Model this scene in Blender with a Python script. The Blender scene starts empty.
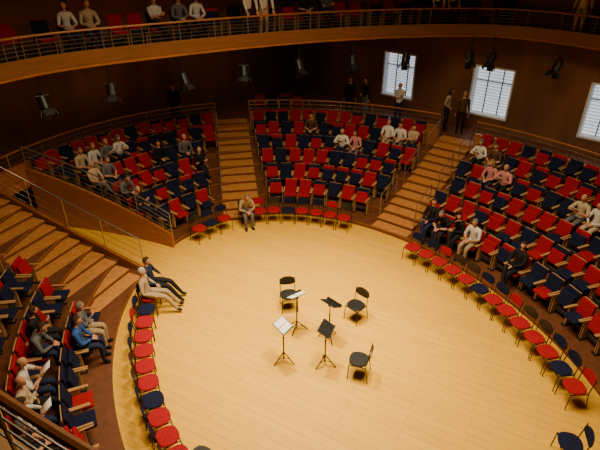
import bpy, bmesh, math, random
from mathutils import Vector, Matrix
random.seed(7)
sc=bpy.context.scene
R2=math.radians
# ---------------------------------------------------------------- camera
H=8.5
cam=bpy.data.cameras.new('camera'); co=bpy.data.objects.new('camera',cam); sc.collection.objects.link(co)
co.location=(0,0,H); co.rotation_euler=(R2(60),0,0); cam.sensor_width=36; cam.lens=485/600*36
cam.clip_start=0.05; cam.clip_end=200
sc.camera=co
def proj(x,y,z):
    c=y*.8660254+(H-z)*.5
    if c<=.05: return (-9999,-9999,c)
    return (300+485*x/c, 225+485*((H-z)*.8660254-y*.5)/c, c)
# ---------------------------------------------------------------- materials
def mat(name,col,rough=.6,var=0.0,scale=(5,5,5),spec=.5,metal=0):
    m=bpy.data.materials.new(name); m.use_nodes=True; nt=m.node_tree; b=nt.nodes['Principled BSDF']
    b.inputs['Roughness'].default_value=rough; b.inputs['Metallic'].default_value=metal
    b.inputs['Specular IOR Level'].default_value=spec
    b.inputs['Base Color'].default_value=(*col,1)
    tc=nt.nodes.new('ShaderNodeTexCoord'); mp=nt.nodes.new('ShaderNodeMapping'); nz=nt.nodes.new('ShaderNodeTexNoise')
    mp.inputs['Scale'].default_value=scale; nz.inputs['Scale'].default_value=1.0; nz.inputs['Detail'].default_value=4
    nt.links.new(tc.outputs['Object'],mp.inputs['Vector']); nt.links.new(mp.outputs[0],nz.inputs['Vector'])
    rp=nt.nodes.new('ShaderNodeValToRGB')
    rp.color_ramp.elements[0].position=.3; rp.color_ramp.elements[1].position=.7
    rp.color_ramp.elements[0].color=(*[c*(1-var) for c in col],1); rp.color_ramp.elements[1].color=(*[min(1,c*(1+var)) for c in col],1)
    nt.links.new(nz.outputs['Fac'],rp.inputs['Fac']); nt.links.new(rp.outputs['Color'],b.inputs['Base Color'])
    return m
M={}
M['red']=mat('fabric_red',(.32,.007,.012),.85,.25,(40,40,40),.15)
M['blue']=mat('fabric_blue',(.008,.011,.038),.85,.25,(40,40,40),.15)
M['black']=mat('black_plastic',(.010,.010,.011),.45,.1)
M['steel']=mat('rail_steel',(.42,.38,.34),.35,.1,metal=.8)
M['dsteel']=mat('dark_steel',(.05,.048,.045),.4,.1,metal=.6)
M['oak']=mat('pale_oak',(.46,.25,.09),.5,.15,(3,3,30))
M['wood']=mat('cherry_wood',(.36,.125,.022),.4,.22,(2,2,22))
M['fascia']=mat('fascia_wood',(.23,.088,.022),.45,.18,(1,1,22))
M['tier']=mat('terrace_wood',(.13,.042,.014),.5,.2,(6,6,6))
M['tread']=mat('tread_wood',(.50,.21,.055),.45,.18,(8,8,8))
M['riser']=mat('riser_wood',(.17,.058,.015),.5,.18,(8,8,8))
M['wall']=mat('wall_panel',(.18,.072,.025),.6,.25,(1.5,1.5,.3))
M['soff']=mat('soffit',(.09,.035,.014),.7,.1)
M['paper']=mat('paper',(.85,.83,.78),.8,.02)
M['white']=mat('window_white',(.8,.8,.8),.6,.02)
M['lens']=mat('lamp_lens',(.04,.035,.03),.3,.05)
M['eye']=mat('eye_dark',(.02,.015,.01),.3,0)
M['lip']=mat('lip',(.42,.13,.10),.5,0)
for n,c in dict(skin=(.55,.26,.15),skin2=(.45,.20,.11),c_white=(.66,.63,.58),c_cream=(.50,.38,.24),c_black=(.012,.012,.014),c_navy=(.015,.022,.06),c_grey=(.13,.13,.14),c_lblue=(.20,.32,.55),c_blue=(.03,.10,.34),c_olive=(.12,.11,.05),c_brown=(.10,.05,.022),c_burg=(.22,.02,.03),c_pink=(.55,.22,.20),c_beige=(.36,.26,.15),h_grey=(.16,.14,.12),h_white=(.42,.40,.36),h_brown=(.05,.025,.012),h_black=(.012,.010,.008),h_blond=(.30,.17,.06)).items():
    M[n]=mat(n,c,.8,.08,(20,20,20),.2)
def floor_mat():
    m=bpy.data.materials.new('maple_planks'); m.use_nodes=True; nt=m.node_tree; b=nt.nodes['Principled BSDF']
    b.inputs['Roughness'].default_value=.35; b.inputs['Specular IOR Level'].default_value=.3
    tc=nt.nodes.new('ShaderNodeTexCoord'); mp=nt.nodes.new('ShaderNodeMapping'); mp.inputs['Rotation'].default_value=(0,0,R2(28))
    br=nt.nodes.new('ShaderNodeTexBrick'); br.inputs['Scale'].default_value=1
    br.inputs['Brick Width'].default_value=2.4; br.inputs['Row Height'].default_value=.2; br.inputs['Mortar Size'].default_value=.006
    br.inputs['Color1'].default_value=(.82,.46,.036,1); br.inputs['Color2'].default_value=(.76,.41,.030,1); br.inputs['Mortar'].default_value=(.54,.27,.02,1)
    br.inputs['Mortar Smooth'].default_value=.4
    nt.links.new(tc.outputs['Object'],mp.inputs['Vector']); nt.links.new(mp.outputs[0],br.inputs['Vector'])
    mp2=nt.nodes.new('ShaderNodeMapping'); mp2.inputs['Scale'].default_value=(1.2,14,1); nz=nt.nodes.new('ShaderNodeTexNoise'); nz.inputs['Detail'].default_value=5
    nt.links.new(mp.outputs[0],mp2.inputs['Vector']); nt.links.new(mp2.outputs[0],nz.inputs['Vector']); nz.inputs['Scale'].default_value=1.0
    mx=nt.nodes.new('ShaderNodeMixRGB'); mx.blend_type='MULTIPLY'; mx.inputs['Fac'].default_value=.35
    rp=nt.nodes.new('ShaderNodeValToRGB'); rp.color_ramp.elements[0].position=.3; rp.color_ramp.elements[0].color=(.75,.68,.6,1); rp.color_ramp.elements[1].position=.7
    nt.links.new(nz.outputs['Fac'],rp.inputs['Fac']); nt.links.new(br.outputs['Color'],mx.inputs['Color1']); nt.links.new(rp.outputs['Color'],mx.inputs['Color2'])
    nt.links.new(mx.outputs['Color'],b.inputs['Base Color'])
    return m
M['floor']=floor_mat()
def blind_mat():
    m=bpy.data.materials.new('sunlit_blind'); m.use_nodes=True; nt=m.node_tree; b=nt.nodes['Principled BSDF']
    tc=nt.nodes.new('ShaderNodeTexCoord'); w=nt.nodes.new('ShaderNodeTexWave'); w.bands_direction='Z'; w.inputs['Scale'].default_value=2.6
    nt.links.new(tc.outputs['Object'],w.inputs['Vector'])
    rp=nt.nodes.new('ShaderNodeValToRGB'); rp.color_ramp.elements[0].color=(.36,.43,.52,1); rp.color_ramp.elements[1].color=(.85,.92,1,1)
    nt.links.new(w.outputs['Fac'],rp.inputs['Fac']); nt.links.new(rp.outputs['Color'],b.inputs['Base Color']); nt.links.new(rp.outputs['Color'],b.inputs['Emission Color'])
    b.inputs['Emission Strength'].default_value=.9
    return m
M['blind']=blind_mat()
# ---------------------------------------------------------------- mesh builder
class MB:
    def __init__(s): s.v=[]; s.f=[]; s.m=[]; s.mats=[]
    def mi(s,k):
        if k not in s.mats: s.mats.append(k)
        return s.mats.index(k)
    def add(s,vs,fs,k):
        o=len(s.v); s.v+= [tuple(v) for v in vs]; i=s.mi(k)
        for f in fs: s.f.append([o+a for a in f]); s.m.append(i)
    def box(s,c,size,k,rot=None,bev=0,seg=2):
        bm=bmesh.new(); bmesh.ops.create_cube(bm,size=1)
        for v in bm.verts: v.co=Vector((v.co.x*size[0],v.co.y*size[1],v.co.z*size[2]))
        if bev: bmesh.ops.bevel(bm,geom=bm.edges[:],offset=bev,segments=seg,affect='EDGES',profile=.5)
        Rm=rot if rot is not None else Matrix.Identity(3)
        bm.verts.index_update()
        s.add([Rm@v.co+Vector(c) for v in bm.verts],[[v.index for v in f.verts] for f in bm.faces],k); bm.free()
    def ball(s,c,r,k,nu=10,nv=7,rot=None):
        vs=[];fs=[];Rm=rot if rot is not None else Matrix.Identity(3)
        for j in range(1,nv):
            a=math.pi*j/nv
            for i in range(nu):
                o=2*math.pi*i/nu; vs.append(Rm@Vector((r[0]*math.sin(a)*math.cos(o),r[1]*math.sin(a)*math.sin(o),r[2]*math.cos(a)))+Vector(c))
        for j in range(nv-2):
            for i in range(nu): fs.append([j*nu+i,j*nu+(i+1)%nu,(j+1)*nu+(i+1)%nu,(j+1)*nu+i])
        fs.append(list(range(nu))); fs.append([(nv-2)*nu+i for i in range(nu)][::-1])
        s.add(vs,fs,k)
    def tube(s,pts,r,k,n=6,closed=False,radii=None):
        pts=[Vector(p) for p in pts]; N=len(pts); vs=[];fs=[]
        for i,p in enumerate(pts):
            a=pts[(i-1)%N] if (closed or i>0) else p; b=pts[(i+1)%N] if (closed or i<N-1) else p
            t=(b-a).normalized(); up=Vector((0,0,1)) if abs(t.z)<.95 else Vector((0,1,0))
            x=t.cross(up).normalized(); y=x.cross(t).normalized(); rr=radii[i] if radii else r
            for j in range(n):
                an=2*math.pi*j/n; vs.append(p+x*math.cos(an)*rr+y*math.sin(an)*rr)
        for i in range(N if closed else N-1):
            for j in range(n):
                fs.append([i*n+j,i*n+(j+1)%n,((i+1)%N)*n+(j+1)%n,((i+1)%N)*n+j])
        if not closed: fs.append(list(range(n))[::-1]); fs.append([(N-1)*n+j for j in range(n)])
        s.add(vs,fs,k)
    def sweep(s,fn,ts,prof,k,closed=False,kf=None):
        n=len(prof); vs=[];N=len(ts)
        for t in ts:
            for d,z in prof:
                x,y=fn(t,d); vs.append((x,y,z))
        o=len(s.v); s.v+=vs
        for e in range(n):
            ki=s.mi(kf[e] if kf else k)
            for i in range(N if closed else N-1):
                a=o+i*n;b=o+((i+1)%N)*n
                s.f.append([a+e,a+(e+1)%n,b+(e+1)%n,b+e]); s.m.append(ki)
        if not closed:
            i0=s.mi(k)
            s.f.append([o+j for j in range(n)][::-1]); s.m.append(i0)
            s.f.append([o+(N-1)*n+j for j in range(n)]); s.m.append(i0)
    def mesh(s,name,smooth=False):
        me=bpy.data.meshes.new(name); me.from_pydata(s.v,[],s.f)
        for k in s.mats: me.materials.append(M[k])
        me.polygons.foreach_set('material_index',s.m)
        if smooth: me.polygons.foreach_set('use_smooth',[True]*len(s.f))
        me.update()
        bm=bmesh.new(); bm.from_mesh(me); bmesh.ops.recalc_face_normals(bm,faces=bm.faces); bm.to_mesh(me); bm.free()
        return me
    def obj(s,name,smooth=False,loc=(0,0,0),rz=0):
        return inst(s.mesh(name,smooth),name,loc,rz)
def inst(me,name,loc=(0,0,0),rz=0):
    o=bpy.data.objects.new(name,me); sc.collection.objects.link(o); o.location=loc; o.rotation_euler=(0,0,rz); return o
def Rx(a): return Matrix.Rotation(a,3,'X')
def Ry(a): return Matrix.Rotation(a,3,'Y')
def Rz(a): return Matrix.Rotation(a,3,'Z')
# ---------------------------------------------------------------- hall layout
CX,CY,A,B,PH=.9,8.7,7.2,5.1,R2(118)
def ell(tdeg,d=0):
    t=R2(tdeg); x=(A+d)*math.cos(t); y=(B+d)*math.sin(t)
    return (CX+x*math.cos(PH)-y*math.sin(PH), CY+x*math.sin(PH)+y*math.cos(PH))
def arc(d,t0,t1,sp,off=0):
    out=[];n=1440;prev=ell(t0,d);acc=off;
    for i in range(1,n+1):
        t=t0+(t1-t0)*i/n;p=ell(t,d);acc+=math.dist(p,prev)
        if acc>=sp: acc-=sp; out.append(t)
        prev=p
    return out
def inward(tdeg,d):
    p=ell(tdeg-.2,d);q=ell(tdeg+.2,d); tx,ty=q[0]-p[0],q[1]-p[1]; l=math.hypot(tx,ty)
    return (-ty/l,tx/l)
E1=(.7314,-.6820);E2=(.6820,.7314)
L1,U1,L2,U2=-18.9,9.7,-6.5,19.55
def room(a,b): return (a*E1[0]+b*E2[0],a*E1[1]+b*E2[1])
def clampr(p,m=.0):
    a=p[0]*E1[0]+p[1]*E1[1]; b=p[0]*E2[0]+p[1]*E2[1]
    return room(max(L1+m,min(U1-m,a)),max(L2+m,min(U2-m,b)))
ND=6;DD=.85;DZ=.27;Z0=.15;DG=ND*DD;ZG=1.8
strips=[((-2.05,15.1),(-2.95,20.5),.65),((3.0,14.07),(6.05,18.1),.65),((-5.0,10.65),(-9.75,12.7),.9)]
def in_strip(x,y,m=0):
    for (p,q,h) in strips:
        dx,dy=q[0]-p[0],q[1]-p[1];L=math.hypot(dx,dy);dx/=L;dy/=L
        a=(x-p[0])*dx+(y-p[1])*dy;b=-(x-p[0])*dy+(y-p[1])*dx
        if -1.0<a<L+1.2 and abs(b)<h+m: return True
    return False
tA=lambda d:26+9*max(0,min(1,d/DG))
tB=lambda d:43-1*max(0,min(1,d/DG))
b=MB(); c=[room(L1-.3,L2-.3),room(U1+.3,L2-.3),room(U1+.3,U2+.3),room(L1-.3,U2+.3)]
b.add([(x,y,0) for x,y in c]+[(x,y,-.2) for x,y in c],[[0,1,2,3],[4,7,6,5],[0,4,5,1],[1,5,6,2],[2,6,7,3],[3,7,4,0]],'floor'); b.obj('floor')
b=MB()
fn=lambda s,d:ell(tB(d)+s*(360+tA(d)-tB(d)),d)
ts=[i/300 for i in range(301)]
for k in range(ND):
    z=Z0+DZ*k
    b.sweep(fn,ts,[(k*DD,0),(k*DD,z-.035),(k*DD-.02,z-.035),(k*DD-.02,z),((k+1)*DD,z),((k+1)*DD,0)],'tier',kf=['riser','riser','wood','tier','tier','tier'])
b.obj('seating_terrace')
def raybox(dx,dy):
    a0=CX*E1[0]+CY*E1[1]; b0=CX*E2[0]+CY*E2[1]; da=dx*E1[0]+dy*E1[1]; db=dx*E2[0]+dy*E2[1]
    t=1e9
    if da>1e-6:t=min(t,(U1-a0)/da)
    if da<-1e-6:t=min(t,(L1-a0)/da)
    if db>1e-6:t=min(t,(U2-b0)/db)
    if db<-1e-6:t=min(t,(L2-b0)/db)
    return (CX+dx*t,CY+dy*t)
def gfn(t,d):
    if d>50:
        x,y=ell(t,0); dx,dy=x-CX,y-CY; l=math.hypot(dx,dy); return raybox(dx/l,dy/l)
    return ell(t,d)
b=MB(); b.sweep(gfn,list(range(360)),[(DG,1.5),(DG,ZG),(99,ZG),(99,1.5)],'tier',closed=True,kf=['wood','tier','tier','soff'])
b.obj('gallery_floor')
for (p,q,h) in strips:
    b=MB();dx,dy=q[0]-p[0],q[1]-p[1];L=math.hypot(dx,dy);ang=math.atan2(dy,dx);n=12;pt=L/n
    for i in range(n+1):
        z=Z0+.008+i*(ZG-Z0)/n
        s0=i*pt;w=pt if i<n else .5
        cx=p[0]+dx/L*(s0+w/2);cy=p[1]+dy/L*(s0+w/2)
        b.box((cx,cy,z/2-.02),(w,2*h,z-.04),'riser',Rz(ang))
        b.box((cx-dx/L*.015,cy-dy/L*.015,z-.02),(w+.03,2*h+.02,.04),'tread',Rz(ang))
    b.obj('aisle_stairs')
def railing(path,h,k='steel',ncab=4,post=1.1,name='stair_railing',capk=None,skip_bottom=.12,rt=.022):
    b=MB();P=[Vector(p) for p in path]
    up=lambda z:[p+Vector((0,0,z)) for p in P]
    b.tube(up(h),rt,capk or k,8)
    for i in range(ncab): b.tube(up(skip_bottom+(h-skip_bottom)*i/ncab),.008,k,5)
    acc=post
    for i,p in enumerate(P):
        if i: acc+=(P[i]-P[i-1]).length
        if acc>=post or i==len(P)-1:
            acc=0; b.tube([p,p+Vector((0,0,h))],.016,k,6)
    return b.obj(name)
zt=lambda d:Z0+DZ*d/DD
def sidewall(tf,d0,d1,extra,off,name):
    b=MB();n=12;ds=[d0+(d1-d0)*i/n for i in range(n+1)]
    pa=[ell(tf(d),d) for d in ds]
    dx,dy=pa[-1][0]-pa[0][0],pa[-1][1]-pa[0][1];L=math.hypot(dx,dy);nx,ny=-dy/L*off,dx/L*off
    vs=[]
    for (x,y),d in zip(pa,ds):
        z=zt(d)+extra
        vs+=[(x,y,0),(x,y,z),(x+nx,y+ny,z),(x+nx,y+ny,0)]
    fs=[]
    for i in range(n):
        a=i*4
        for e in range(4): fs.append([a+e,a+(e+1)%4,a+4+(e+1)%4,a+4+e])
    fs+=[[3,2,1,0],[n*4,n*4+1,n*4+2,n*4+3]]
    b.add(vs,fs,'wood'); b.obj(name)
    return [(x+nx/2,y+ny/2,zt(d)+extra) for (x,y),d in zip(pa,ds)]
pth=sidewall(tA,-.05,DG,.35,.1,'passage_side_panel')
railing(pth,.75)
pth=sidewall(tB,-.05,DG,.12,-.1,'passage_side_panel')
railing(pth,1.0)
for (p,q,h),sd in ((strips[0],1),(strips[1],1),(strips[1],-1)):
    dx,dy=q[0]-p[0],q[1]-p[1];L=math.hypot(dx,dy);dx/=L;dy/=L
    for (s0,s1) in ((.5,1.6),(2.2,3.3),(3.9,5.0)):
        path=[(p[0]+dx*s-dy*h*sd,p[1]+dy*s+dx*h*sd,Z0+s*(ZG-Z0)/L) for s in (s0,s1)]
        railing(path,.8,ncab=1,post=.8,skip_bottom=.4,rt=.016)
runs=[];cur=[]
for t in range(361):
    x,y=ell(t,DG+.08)
    if in_strip(x,y,0) :
        if len(cur)>2: runs.append(cur)
        cur=[]
    else: cur.append(t)
if cur: runs.append(cur)
for r in runs:
    b=MB(); b.sweep(ell,r,[(DG+.03,1.6),(DG+.03,2.25),(DG+.13,2.25),(DG+.13,1.6)],'wood')
    b.sweep(ell,r,[(DG+.0,2.25),(DG+.0,2.3),(DG+.16,2.3),(DG+.16,2.25)],'wood'); b.obj('gallery_parapet')
    railing([(*ell(t,DG+.08),2.3) for t in r],.45,ncab=2,post=1.3,name='gallery_railing',rt=.03,capk='wood')
# ---------------------------------------------------------------- walls and windows
def wallbox(b,a0,b0,a1,b1,z0,z1,k='wall'):
    ps=[room(a0,b0),room(a1,b0),room(a1,b1),room(a0,b1)]
    b.add([(x,y,z0) for x,y in ps]+[(x,y,z1) for x,y in ps],[[0,1,2,3],[4,5,6,7],[0,1,5,4],[1,2,6,5],[2,3,7,6],[3,0,4,7]],k)
ZC=11.5;TH=.5
wins=[-12.1,-7.75,-3.4,.95];ww=.85;wz0,wz1=2.35,4.35
b=MB();a=L1-TH
for w in wins:
    wallbox(b,a,U2,w-ww,U2+TH,0,ZC); wallbox(b,w-ww,U2,w+ww,U2+TH,0,wz0); wallbox(b,w-ww,U2,w+ww,U2+TH,wz1,ZC); a=w+ww
wallbox(b,a,U2,U1+TH,U2+TH,0,ZC); b.obj('wall_right')
b=MB();wallbox(b,L1-TH,L2,L1,U2,0,ZC);b.obj('wall_left')
b=MB();wallbox(b,U1,L2,U1+TH,U2,0,ZC);b.obj('wall_near')
b=MB();wallbox(b,L1-TH,L2-TH,U1+TH,L2,0,ZC);b.obj('wall_rear')
b=MB();wallbox(b,L1-TH,L2-TH,U1+TH,U2+TH,ZC,ZC+.2,'soff');b.obj('ceiling')
for i,w in enumerate(wins):
    b=MB()
    wallbox(b,w-ww,U2+.36,w+ww,U2+.38,wz0,wz1,'blind')
    for x in (w-ww,w+ww-.07): wallbox(b,x,U2-.02,x+.07,U2+.4,wz0,wz1,'white')
    wallbox(b,w-ww,U2-.02,w+ww,U2+.4,wz1-.07,wz1,'white'); wallbox(b,w-ww,U2-.04,w+ww,U2+.4,wz0,wz0+.07,'white')
    for x in (-.3,.3): wallbox(b,w+x-.015,U2+.28,w+x+.015,U2+.33,wz0,wz1,'dsteel')
    wallbox(b,w-ww,U2+.28,w+ww,U2+.33,3.7,3.73,'dsteel')
    b.obj('window_%d'%(i+1))
# ---------------------------------------------------------------- balcony
bp=[(10.3,12),(9.2,16.2),(6.4,18.5),(1,17.5),(-4.2,14.6),(-7,11.9),(-7.6,8.0),(-5,4.2),(-1.56,1.75),(.8,.95),(4.5,1.5),(8.5,5.5)]
def cat(pts,n=24):
    o=[];N=len(pts)
    for i in range(N):
        p0,p1,p2,p3=[Vector(pts[(i+j)%N]) for j in (-1,0,1,2)]
        for s in range(n):
            t=s/n; o.append(.5*((2*p1)+(p2-p0)*t+(2*p0-5*p1+4*p2-p3)*t*t+(3*p1-p0-3*p2+p3)*t**3))
    return o
BR=cat(bp);
def resamp(P,n):
    L=[0]
    for i in range(len(P)): L.append(L[-1]+(P[(i+1)%len(P)]-P[i]).length)
    T=L[-1];o=[];j=0
    for i in range(n):
        s=T*i/n
        while L[j+1]<s: j+=1
        f=(s-L[j])/(L[j+1]-L[j]); o.append(P[j].lerp(P[(j+1)%len(P)],f))
    return o,T
BR,BT=resamp(BR,300)
def bn(i):
    t=(BR[(i+2)%300]-BR[(i-2)%300]).normalized(); return Vector((t.y,-t.x))
def bfn(i,d):
    p=BR[i%300]+bn(i)*d
    if d>.5: p=Vector(clampr(p,.01))
    return (p.x,p.y)
ids=list(range(300));BZ=5.85
b=MB(); b.sweep(bfn,ids,[(0,5.67),(0,6.06),(.1,6.06),(.1,BZ),(3.2,BZ),(3.2,5.67)],'fascia',closed=True,kf=['fascia','oak','fascia','tier','soff','soff'])
b.sweep(bfn,ids,[(-.03,5.64),(-.03,5.70),(.03,5.70),(.03,5.64)],'wood',closed=True); b.obj('balcony')
b=MB()
b.tube([(*bfn(i,.05),6.57) for i in ids],.028,'wood',8,closed=True)
for z in (6.16,6.26,6.36,6.46): b.tube([(*bfn(i,.05),z) for i in ids],.007,'steel',5,closed=True)
for i in range(0,300,6):
    x,y=bfn(i,.05); b.tube([(x,y,6.06),(x,y,6.57)],.014,'steel',6)
b.obj('balcony_railing')
b=MB(); b.sweep(bfn,ids,[(2.6,BZ),(2.6,6.5),(2.7,6.5),(2.7,BZ)],'fascia',closed=True); b.obj('balcony_rear_parapet')
def spot_mesh():
    b=MB();D=.32
    b.tube([(0,0,0),(0,0,-.22-D)],.018,'black',8)
    b.box((0,0,-.03),(.10,.07,.06),'black',None,.01,1)
    b.tube([(-.17,0,-.48-D),(-.17,0,-.24-D),(.17,0,-.24-D),(.17,0,-.48-D)],.016,'black',6)
    R=Rx(R2(-62)); O=Vector((0,0,-.45-D))
    def pr(l): return [R@Vector(p)+O for p in l]
    b.tube(pr([(0,-.26,0),(0,-.18,0),(0,.0,0),(0,.14,0),(0,.2,0)]),.1,'black',14,radii=[.07,.12,.13,.13,.155])
    b.tube(pr([(0,.2,0),(0,.206,0)]),.14,'lens',14)
    for i in range(4):
        a=i*math.pi/2
        c=R@Vector((math.cos(a)*.19,.28,math.sin(a)*.19))+O
        b.box(c,(.24,.18,.008),'black',R@Ry(-a+math.pi/2)@Rx(R2(20)))
    return b.mesh('stage_spotlight')
SP=spot_mesh()
spx=[(-6.6,12.4),(-5.2,13.8),(-3.55,15.1),(-1.75,16.15),(0,17.05),(1.9,17.85),(3.9,18.4),(6.3,18.45),(6.65,18.35),(8.7,16.9)]
for (x,y) in spx:
    j=min(range(300),key=lambda i:(BR[i]-Vector((x,y))).length); n=bn(j); px,py=bfn(j,.12)
    if x==6.65: px+=.3; py-=.3
    inst(SP,'stage_spotlight',(px,py,5.67),math.atan2(-n.y,-n.x)-math.pi/2+random.uniform(-.5,.5))
# ---------------------------------------------------------------- seats
def seat_mesh(bk,pd,up):
    b=MB(); rec=Rx(R2(10))
    b.box((0,-.215,.66),(.43,.065,.50),bk,rec,.028,3)
    b.box((0,-.262,.64),(.41,.02,.52),'oak',rec,.008,1)
    if up: b.box((0,-.10,.62),(.42,.075,.40),pd,Rx(R2(14)),.03,3)
    else: b.box((0,.02,.445),(.42,.42,.085),pd,Rx(R2(3)),.03,3)
    for sx in (-.238,.238):
        b.box((sx,-.02,.60),(.045,.40,.035),'oak',None,.01,1)
        b.box((sx,-.12,.30),(.028,.24,.58),'oak',None,.006,1)
    b.box((0,-.12,.2),(.42,.06,.12),'dsteel',None,.01,1)
    b.box((-.22,-.1,.03),(.05,.3,.03),'dsteel'); b.box((.22,-.1,.03),(.05,.3,.03),'dsteel')
    return b.mesh('auditorium_seat')
SM={(x,y,u):seat_mesh(x,y,u) for x in('red','blue') for y in('red','blue') for u in(0,1)}
def chair_mesh(bk,pd,name):
    b=MB();r=.011
    for sx in (-1,1):
        b.tube([(sx*.21,.21,0),(sx*.20,.19,.44)],r,'black',6)
        b.tube([(sx*.21,-.25,0),(sx*.20,-.18,.44),(sx*.195,-.235,.84)],r,'black',6)
        b.tube([(sx*.20,.19,.43),(sx*.20,-.18,.43)],r,'black',6)
    b.tube([(-.2,.19,.43),(.2,.19,.43)],r,'black',6); b.tube([(-.2,-.18,.43),(.2,-.18,.43)],r,'black',6)
    vs=[];n=28
    def sup(a,w,h,e=.6):
        c,s=math.cos(a),math.sin(a); return (w*math.copysign(abs(c)**e,c),h*math.copysign(abs(s)**e,s))
    for (f,z) in [(.9,.44),(1,.455),(1,.475),(.92,.492)]:
        for j in range(n):
            x,y=sup(2*math.pi*j/n,.225*f,.215*f,.8); vs.append((x,y+.01,z))
    fs=[]
    for i in range(3):
        for j in range(n): fs.append([i*n+j,i*n+(j+1)%n,(i+1)*n+(j+1)%n,(i+1)*n+j])
    fs.append(list(range(n))[::-1]); fs.append([3*n+j for j in range(n)])
    b.add(vs,fs,pd)
    vs=[];fs=[];nx,nz=12,6
    for side in (0,1):
        for iz in range(nz+1):
            for ix in range(nx+1):
                u=ix/nx*2-1;w=iz/nz*2-1
                ww_=.215*(1-.25*abs(w)**3); x=u*ww_; z=.73+w*.115*(1-.25*abs(u)**3)
                y=-.245+ (x/.215)**2*.035-(z-.73)*.12-side*.03
                vs.append((x,y,z))
    S=(nx+1)*(nz+1)
    for iz in range(nz):
        for ix in range(nx):
            a=iz*(nx+1)+ix
            fs.append([a,a+1,a+nx+2,a+nx+1]); fs.append([S+a+nx+1,S+a+nx+2,S+a+1,S+a])
    for ix in range(nx): fs.append([ix,S+ix,S+ix+1,ix+1]); a=nz*(nx+1)+ix; fs.append([a,a+1,S+a+1,S+a])
    for iz in range(nz): a=iz*(nx+1); fs.append([a,a+nx+1,S+a+nx+1,S+a]); a+=nx; fs.append([a,S+a,S+a+nx+1,a+nx+1])
    b.add(vs,fs,bk)
    return b.mesh(name,False)
CM=[chair_mesh(x,y,'stacking_chair') for x,y in (('black','red'),('blue','red'),('red','red'),('blue','blue'))]
CB=chair_mesh('black','black','musician_chair')
seats=[]
def inview(x,y,z,m=90):
    p=proj(x,y,z+.6); return p[2]>.5 and -m<p[0]<600+m and -m<p[1]<450+m
for k in range(ND):
    d=k*DD+.55;z=Z0+DZ*k
    for t in arc(d,tB(d)+1.5,360+tA(d)-1.5,.525,(.27 if k%2 else 0)):
        x,y=ell(t,d)
        if in_strip(x,y,.28) or not inview(x,y,z): continue
        nx,ny=inward(t,d); seats.append(['fix',x,y,z,math.atan2(ny,nx)-math.pi/2,k])
for t in arc(DG+1.0,-30,-12,.56):
    x,y=ell(t,DG+1.0)
    if not in_strip(x,y,.3): nx,ny=inward(t,DG); seats.append(['fix',x,y,ZG,math.atan2(ny,nx)-math.pi/2,6])
for dl,far in ((-.5,True),(-.75,False)):
    for t in arc(dl,0,360,.50,.1):
        x,y=ell(t,dl); ok=(y>13.1 and -3.4<x<1.75) if far else ((x>2.7 and 6.9<y<12.6) or (x<-1.6 and y<10.9))
        if ok and inview(x,y,0,40): nx,ny=inward(t,dl); seats.append(['loose',x,y,0,math.atan2(ny,nx)-math.pi/2,-1])
seats.append(['loose',5.05,5.8,0,R2(75),-2])
i=0.0
while i<300:
    x,y=bfn(int(i),.95); n=bn(int(i))
    e2=x*E2[0]+y*E2[1]
    if e2<U2-.4 and y>8: seats.append(['bal',x,y,BZ,math.atan2(-n.y,-n.x)-math.pi/2,9])
    i+=.62/(BT/300)
# ---------------------------------------------------------------- people
V=Vector
def head_geo(b,C,turn,nod,hair):
    Rm=Rz(turn)@Rx(-nod)
    def shape(x,y,z):
        X=x*.074*(1-.26*max(0,-z)**1.3); Y=y*.093; Z=z*.115
        if y<0 and z<0: Y*=1-.3*(-z)
        if y>0:
            Y+=.024*math.exp(-((X/.014)**2+((Z+.014)/.022)**2))
            Y+=.010*math.exp(-((X/.025)**2+((Z+.092)/.022)**2))
            Y-=.009*math.exp(-(((abs(X)-.030)/.014)**2+((Z-.012)/.012)**2))
            Y+=.005*math.exp(-((Z-.034)/.012)**2)*(1 if abs(X)<.05 else 0)
            Y+=.004*math.exp(-((X/.022)**2+((Z+.052)/.01)**2))
        return V((X,Y,Z))
    nu,nv=30,22;vs=[];dirs=[]
    for j in range(nv+1):
        a=math.pi*j/nv
        for i in range(nu):
            o=2*math.pi*i/nu; dd=(math.sin(a)*math.cos(o),math.sin(a)*math.sin(o),math.cos(a)); dirs.append(dd); vs.append(Rm@shape(*dd)+C)
    fs=[[j*nu+i,(j+1)*nu+i,(j+1)*nu+(i+1)%nu,j*nu+(i+1)%nu] for j in range(nv) for i in range(nu)]
    b.add(vs,fs,'p0')
    for sx in (-1,1):
        b.ball(Rm@V((sx*.075,-.006,.0))+C,(.010,.018,.030),'p0',8,6,Rm)
        b.ball(Rm@V((sx*.029,.075,.012))+C,(.011,.005,.005),'p8',8,6,Rm)
        b.ball(Rm@V((sx*.029,.079,.012))+C,(.0055,.0035,.0050),'p6',6,5,Rm)
        b.ball(Rm@V((sx*.030,.084,.030))+C,(.016,.004,.003),'p3',8,5,Rm)
    b.ball(Rm@V((0,.089,-.052))+C,(.022,.006,.006),'p7',8,6,Rm)
    def keep(x,y,z):
        if hair=='bald': return y<.05 and -.35<z<.3
        if hair=='short': return z>.55+.15*y or (y<.2 and z>-.45)
        return z>.55+.1*y or y<.3
    hv=[]
    for (x,y,z) in dirs:
        p=shape(x,y,z); f=1.10 if hair!='long' else 1.16
        p=V((p.x*f,p.y*f if y<.4 else p.y*1.05,p.z*f))
        if hair=='long' and z<.1:
            kk=min(1,(.1-z)); p.z-=.07*kk; p.x=x*.095+ (0.012 if x>0 else -.012)*kk; p.y=min(p.y,.03)-.015*kk
            if z<-.8: p.x*=.8
        hv.append(Rm@p+C)
    hf=[]
    for f in fs:
        c=[sum(dirs[i][k] for i in f)/4 for k in range(3)]
        if keep(*c): hf.append(f)
    b.add(hv,hf,'p3')
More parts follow.
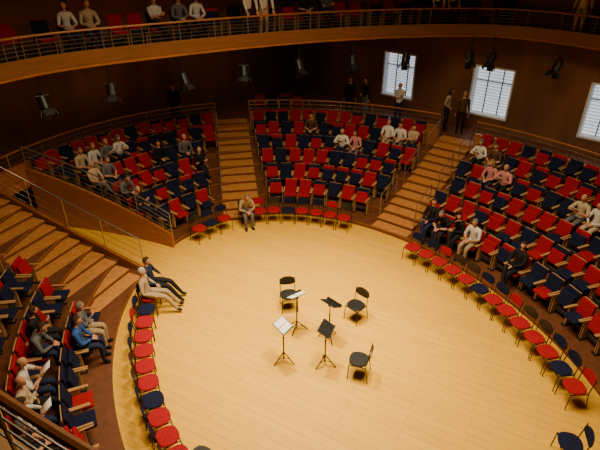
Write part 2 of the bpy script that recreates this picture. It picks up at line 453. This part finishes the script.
def ik(a,w,l1,l2,pole):
    d=w-a; L=min(d.length,(l1+l2)*.995); dn=d.normalized(); w2=a+dn*L
    x=(l1*l1-l2*l2+L*L)/(2*L); h=math.sqrt(max(0,l1*l1-x*x))
    p=(pole-dn*pole.dot(dn)).normalized(); return a+dn*x+p*h,w2
for i,kx in enumerate(['skin','c_white','c_navy','h_grey','c_black','c_white','eye','lip','paper']): M['p%d'%i]=M[kx]
PK=['p%d'%i for i in range(9)]
def person_mesh(name,seated=True,lean=.08,arms='lap',legs='n',turn=0,nod=.15,hair='short',prog=False,fem=False,side=0):
    vs=[];rs=[];es=[];lab=[];roots=[]
    def add(p,r,parent=None,l=None):
        vs.append(V(p)); rs.append(r); i=len(vs)-1
        if parent is None: roots.append(i)
        else: es.append((parent,i)); lab.append(l)
        return i
    P=V((0,-.05,.60)) if seated else V((0,0,.97))
    up=Rx(-lean)@V((0,0,1)); up=(Ry(side)@up)
    k=.88 if fem else 1
    fw=(Rx(-lean)@V((0,1,0)))
    pe=add(P,.138)
    wa=add(P+up*.17,.135*k,pe,'1'); ch=add(P+up*.33,.150*k,wa,'1'); ub=add(P+up*.435,.102*k,ch,'1')
    nb=add(P+up*.525+fw*.01,.054,ub,'0'); nt=add(P+up*.60+fw*.03,.050,nb,'0')
    HC=P+up*.675+fw*.045
    def pose(sx):
        sh=P+up*.43+V((sx*.175*k,0,0))
        if arms=='lap': w=V((sx*.07,.26,.74))
        elif arms=='read': w=V((sx*.11,.30,.90))
        elif arms=='knees': w=V((sx*.07,.40,.72))
        elif arms=='arms': w=V((sx*.24,.16,.69))
        elif arms=='chin': w=V((.05,.18,P.z+.46)) if sx>0 else V((.02,.24,.78))
        elif arms=='folded': w=V((-sx*.09,.20,P.z+.24+sx*.02))
        elif arms=='side': w=V((sx*.27,.03,.80))
        elif arms=='rail': w=V((sx*.18,.42,.80))
        elif arms=='hips': w=V((sx*.19,.12,1.02)) if sx>0 else V((sx*.27,.04,.80))
        pole=V((sx*.9,-.5,-.6)) if arms not in('side',) else V((sx*.3,-1,0))
        e,w=ik(sh,w,.29,.255,pole); return sh,e,w
    hands=[]
    for sx in (-1,1):
        sh,e,w=pose(sx)
        a=add(sh,.076*k,ub,'1'); a2=add(sh.lerp(e,.5),.062*k,a,'1'); b_=add(e,.051*k,a2,'1'); c_=add(e.lerp(w,.5),.043*k,b_,'5'); d_=add(w,.029,c_,'5')
        hands.append((sx,e,w,d_))
        if seated:
            hp=V((sx*.094,-.0,.59))
            if legs=='cross' and sx>0: kn=V((.03,.41,.68));an=V((-.10,.56,.35));to=V((-.13,.70,.38))
            elif legs=='cross': kn=V((-.10,.40,.545));an=V((-.12,.44,.09));to=V((-.14,.58,.045))
            elif legs=='out': kn=V((sx*.12,.44,.54));an=V((sx*.12,.72,.12));to=V((sx*.15,.84,.09))
            else: kn=V((sx*.12,.41,.545));an=V((sx*.11,.41,.09));to=V((sx*.14,.55,.04))
        else:
            hp=V((sx*.092,0,.91));kn=V((sx*.10,.03,.50));an=V((sx*.105,-.02,.09));to=V((sx*.13,.12,.04))
        h=add(hp,.106,pe,'2'); m=add(hp.lerp(kn,.5),.092,h,'2'); q=add(kn,.070,m,'2'); s_=add(kn.lerp(an,.4),.062,q,'2'); t_=add(an,.048,s_,'2'); he=add(an.lerp(to,.5)-V((0,0,.02)),.042,t_,'4'); add(to,.036,he,'4')
    for sx,e,w,_ in hands:
        d=(w-e).normalized()
        if arms in('lap','knees','arms'): d=(d+V((0,.4,-.5))).normalized(); n=V((0,-.3,-1))
        elif arms=='rail': d=(d+V((0,.5,-.2))).normalized(); n=V((0,0,-1))
        elif arms=='read': n=V((-sx,.0,.3)); d=(d+V((-sx*.3,.2,.3))).normalized()
        elif arms=='folded': n=V((0,-1,0))
        else: n=V((-sx,0,-.1))
        n=(n-d*n.dot(d)).normalized(); l=d.cross(n).normalized()
        th=V((-sx,0,.3)) if arms!='side' else V((0,1,0))
        if l.dot(th)<0:l=-l
        for fi,(L,off) in enumerate(((.072,.030),(.082,.010),(.076,-.010),(.058,-.029))):
            r=.0095
            a=add(w+l*off*.45,.013,None)
            kk=w+d*.088+l*off; b2=add(kk,.0105,a,'0')
            d1=(d+n*.35).normalized(); d2=(d+n*1.0).normalized()
            c2=add(kk+d1*L*.5,r,b2,'0'); add(kk+d1*L*.5+d2*L*.5,.0075,c2,'0')
        a=add(w+d*.015+l*.012,.013,None); b2=add(w+d*.05+l*.042,.0115,a,'0'); c2=add(w+d*.078+l*.055+n*.012,.0095,b2,'0'); add(w+d*.10+l*.052+n*.022,.008,c2,'0')
    me=bpy.data.meshes.new('tmp'); me.from_pydata([tuple(v) for v in vs],es,[]); o=bpy.data.objects.new('tmp',me); sc.collection.objects.link(o)
    sk=o.modifiers.new('s','SKIN'); sk.use_smooth_shade=True; sk.branch_smoothing=.4
    sub=o.modifiers.new('u','SUBSURF'); sub.levels=1; sub.render_levels=1
    sv=me.skin_vertices[0].data
    for i,r in enumerate(rs): sv[i].radius=(r,r); sv[i].use_root=(i in roots)
    bpy.context.view_layer.update()
    ev=o.evaluated_get(bpy.context.evaluated_depsgraph_get()); m2=bpy.data.meshes.new_from_object(ev)
    b=MB()
    for kx in PK: b.mi(kx)
    segs=[(vs[a],vs[c],rs[a],rs[c],l) for (a,c),l in zip(es,lab)]
    o0=len(b.v); b.v+=[tuple(v.co) for v in m2.vertices]
    for p in m2.polygons:
        c=p.center;best=9;bl='1'
        for (s,e,ra,rb,l) in segs:
            de=e-s;L2_=de.length_squared
            t=max(0,min(1,(c-s).dot(de)/L2_)) if L2_>0 else 0
            dd=(c-s-de*t).length-(ra+(rb-ra)*t)
            if dd<best: best=dd;bl=l
        b.f.append([o0+i for i in p.vertices]); b.m.append(int(bl))
    bpy.data.objects.remove(o); bpy.data.meshes.remove(me); bpy.data.meshes.remove(m2)
    head_geo(b,HC,turn,nod+lean*.4,hair)
    if prog:
        w=V((0,.36,.95)); b.box(w+V((0,.02,.04)),(.21,.004,.28),'p8',Rx(R2(-50)))
    return b.mesh(name,True)
PT={}
PT['a']=person_mesh('seated_spectator',arms='lap',hair='short')
PT['b']=person_mesh('seated_spectator',lean=.45,arms='knees',hair='short',nod=.1)
PT['c']=person_mesh('seated_spectator',arms='read',hair='bald',nod=.45,prog=True)
PT['d']=person_mesh('seated_spectator',lean=-.12,arms='lap',legs='cross',hair='short',turn=.5)
PT['e']=person_mesh('seated_spectator',arms='lap',hair='long',turn=-.7,fem=True)
PT['f']=person_mesh('seated_spectator',arms='read',hair='long',nod=.4,prog=True,fem=True)
PT['g']=person_mesh('seated_spectator',arms='folded',legs='cross',hair='bald',turn=-.4)
PT['h']=person_mesh('seated_spectator',lean=.15,arms='chin',hair='long',legs='cross',turn=.6,fem=True)
PT['i']=person_mesh('seated_spectator',lean=-.1,arms='arms',legs='out',hair='short',turn=.2)
PT['j']=person_mesh('seated_spectator',arms='folded',hair='short',turn=.8)
PT['S']=person_mesh('standing_spectator',False,.02,'side',hair='short')
PT['T']=person_mesh('standing_spectator',False,.02,'hips',hair='long',fem=True,turn=.5)
PT['U']=person_mesh('standing_spectator',False,.4,'rail',hair='short')
PT['W']=person_mesh('standing_spectator',False,.02,'folded',hair='bald',turn=-.5)
def person(kind,x,y,z,rz,top,bot,hair,fore=None,skin='skin',shoe='c_black'):
    o=inst(PT[kind],'standing_spectator' if kind.isupper() else 'seated_spectator',(x,y,z),rz)
    for i,kx in enumerate([skin,top,bot,hair,shoe,fore or top]):
        o.material_slots[i].link='OBJECT'; o.material_slots[i].material=M[kx]
    return o
T=[(-7.5,15.3,'a','c_cream','c_navy','h_grey'),(-7.2,15.8,'e','c_white','c_beige','h_blond'),(-7.0,16.2,'c','c_grey','c_black','h_white'),(-6.6,16.7,'f','c_white','c_black','h_grey'),
(-6.8,14.8,'d','c_cream','c_grey','h_white'),(-6.6,15.3,'a','c_grey','c_navy','h_grey'),(-5.9,14.8,'b','c_grey','c_black','h_brown'),(-5.2,14.3,'g','c_black','c_navy','h_grey'),
(-5.2,16.9,'e','c_black','c_black','h_brown'),(-4.3,17.6,'a','c_grey','c_navy','h_white'),(-3.6,17.0,'g','c_black','c_black','h_grey'),
(.6,19.3,'a','c_brown','c_black','h_black'),(1.8,18.1,'c','c_white','c_navy','h_grey'),(2.4,18.0,'e','c_pink','c_grey','h_brown'),(3.6,18.3,'d','c_white','c_beige','h_grey'),(4.1,18.1,'a','c_white','c_grey','h_brown'),(4.5,17.8,'j','c_cream','c_navy','h_brown'),
(6.2,16.5,'f','c_white','c_black','h_grey'),(6.6,16.1,'a','c_brown','c_grey','h_brown'),(6.3,15.2,'e','c_pink','c_navy','h_blond'),(6.6,14.8,'c','c_pink','c_black','h_white'),
(4.2,13.7,'d','c_black','c_navy','h_brown'),(4.9,12.9,'h','c_black','c_black','h_black'),(5.2,12.5,'a','c_white','c_beige','h_grey'),(4.3,12.9,'b','c_black','c_navy','h_grey'),
(8.1,12.6,'c','c_cream','c_grey','h_grey'),(8.4,12.1,'e','c_white','c_cream','h_brown'),(5.8,10.8,'d','c_black','c_black','h_brown'),(-2.0,15.0,'b','c_beige','c_grey','h_grey'),
(-5.6,8.1,'j','c_black','c_black','h_brown'),(-5.6,7.5,'b','c_grey','c_navy','h_brown'),(-5.5,6.7,'c','c_white','c_navy','h_grey'),(-5.4,6.2,'g','c_cream','c_black','h_grey'),(-5.2,5.6,'f','c_white','c_navy','h_brown'),(-5.0,5.1,'a','c_black','c_black','h_grey'),(-4.9,7.9,'a','c_blue','c_navy','h_brown'),(-5.0,8.5,'j','c_grey','c_beige','h_grey'),
(-4.0,10.7,'i','c_navy','c_black','h_brown'),(-4.0,10.1,'i','c_beige','c_beige','h_white'),
(-6.3,14.2,'e','c_white','c_navy','h_brown'),(-5.9,14.6,'a','c_cream','c_navy','h_grey'),(-4.3,15.7,'g','c_white','c_black','h_grey'),(-3.7,16.1,'a','c_grey','c_black','h_brown'),(-3.2,16.4,'e','c_white','c_black','h_brown'),(.2,18.2,'a','c_black','c_black','h_brown'),(.9,18.5,'j','c_grey','c_black','h_grey')]
used={}
for ti,(X,Y,*st) in enumerate(T):
    kind='bal' if ti>=39 else ('loose' if ti in (28,37,38) else 'fix')
    cand=[i for i in range(len(seats)) if i not in used and seats[i][0]==kind]
    bi=min(cand,key=lambda i:(seats[i][1]-X)**2+(seats[i][2]-Y)**2)
    used[bi]=1;s=seats[bi]
    person(st[0],s[1],s[2],s[3],s[4],st[1],st[2],st[3],fore='skin' if random.random()<.3 else None)
for (x,y,z,k,rz,top,bot,hr) in [(6.5,19.1,ZG,'S',170,'c_brown','c_black','h_grey'),(6.0,19.5,ZG,'T',-120,'c_beige','c_black','h_brown'),(4.2,20.4,ZG,'W',150,'c_white','c_navy','h_grey'),
    (2.2,21.4,ZG,'S',180,'c_black','c_black','h_brown'),(2.9,21.3,ZG,'T',120,'c_black','c_grey','h_black'),(-5.3,20.3,ZG,'S',200,'c_black','c_black','h_brown'),
    (4.9,19.1,BZ,'U',180,'c_white','c_navy','h_grey'),(5.5,19.2,BZ,'U',175,'c_cream','c_black','h_brown'),(9.1,17.0,BZ,'S',140,'c_cream','c_beige','h_brown')]:
    person(k,x,y,z,R2(rz),top,bot,hr)
for (x,y,k,top,bot,hr) in [(-1.6,16.6,'U','c_white','c_navy','h_grey'),(-1.05,16.9,'U','c_white','c_beige','h_brown')]:
    j=min(range(300),key=lambda i:(BR[i]-V((x,y))).length); n=bn(j); px,py=bfn(j,.48)
    person(k,px,py,BZ,math.atan2(-n.y,-n.x)-math.pi/2,top,bot,hr)
for si,s in enumerate(seats):
    occ=si in used
    if s[0]=='loose': me=CM[3] if (s[5]==-2 or si%6==4) else CM[(si*7)%5%3]
    else:
        r=random.random
        pr=.62 if s[5]==5 else .48
        me=SM[('red' if r()<pr else 'blue','red' if r()<pr else 'blue',0 if occ else (1 if r()<.7 else 0))]
    inst(me,'stacking_chair' if s[0]=='loose' else 'auditorium_seat',(s[1],s[2],s[3]),s[4])
for x,y,rz in ((-.3,10.24,190),(1.45,9.8,135),(1.33,7.9,72),(-1.8,5.5,-30)): inst(CB,'musician_chair',(x,y,0),R2(rz))
# ---------------------------------------------------------------- music stands
def stand_mesh(paper):
    b=MB()
    for i in range(3):
        a=R2(30+120*i); c,s=math.cos(a),math.sin(a)
        b.tube([(0,0,.30),(c*.27,s*.27,.012)],.013,'black',6); b.tube([(0,0,.12),(c*.15,s*.15,.14)],.008,'black',5)
    b.tube([(0,0,.08),(0,0,.75)],.017,'black',8); b.tube([(0,0,.7),(0,0,1.08)],.012,'black',8); b.ball((0,0,.74),(.025,.025,.03),'black')
    R=Rx(R2(-62)); c=V((0,.0,1.11))
    b.box(c,(.46,.012,.30),'black',R,.004,1); b.box(c+R@V((0,-.035,-.15)),(.46,.07,.012),'black',R); b.box((0,.02,1.07),(.06,.05,.06),'black')
    if paper:
        b.box(c+R@V((-.11,-.012,-.0)),(.20,.004,.27),'paper',R@Ry(.04)); b.box(c+R@V((.105,-.012,.0)),(.20,.004,.27),'paper',R@Ry(-.04))
    return b.mesh('music_stand')
SMP=stand_mesh(True);SMN=stand_mesh(False)
for x,y,rz,p in ((-.38,8.3,-55,1),(-.08,9.37,215,1),(.72,9.07,135,0),(.58,8.2,68,0)): inst(SMP if p else SMN,'music_stand',(x,y,0),R2(rz))
# ---------------------------------------------------------------- lights
def area(n,loc,size,p,col,spread=180):
    l=bpy.data.lights.new(n,'AREA'); l.shape='DISK'; l.size=size; l.energy=p; l.color=col; l.spread=R2(spread)
    o=bpy.data.objects.new(n,l); sc.collection.objects.link(o); o.location=loc; return o
area('ceiling_light',(.9,8.7,11.2),7,1300,(1,.78,.48),130)
def spot(n,loc,tgt,p,ang,col=(1,.81,.48),bl=1.0,r=.3):
    l=bpy.data.lights.new(n,'SPOT'); l.energy=p; l.spot_size=R2(ang); l.spot_blend=bl; l.color=col; l.shadow_soft_size=r
    o=bpy.data.objects.new(n,l); sc.collection.objects.link(o); o.location=loc
    o.rotation_euler=(Vector(tgt)-Vector(loc)).to_track_quat('-Z','Y').to_euler(); return o
spot('stage_light',(-1,10,11),(-.9,10.2,0),5200,56)
spot('stage_light',(2,7,11),(.8,8,0),2700,66)
for (x,y) in ((-9.5,13.8),(-6.8,17.5),(-2.4,21.5),(1.5,22.3),(5.6,19.2),(9.3,16.0)): spot('gallery_fill',(x,y,5.55),(x,y,0),50,140,(1,.68,.38),1.0,.1)  # added fill without fixtures, brightens the dark walls under the balcony
w=bpy.data.worlds.new('world'); sc.world=w; w.use_nodes=True; w.node_tree.nodes['Background'].inputs[0].default_value=(.5,.6,.8,1); w.node_tree.nodes['Background'].inputs[1].default_value=.5
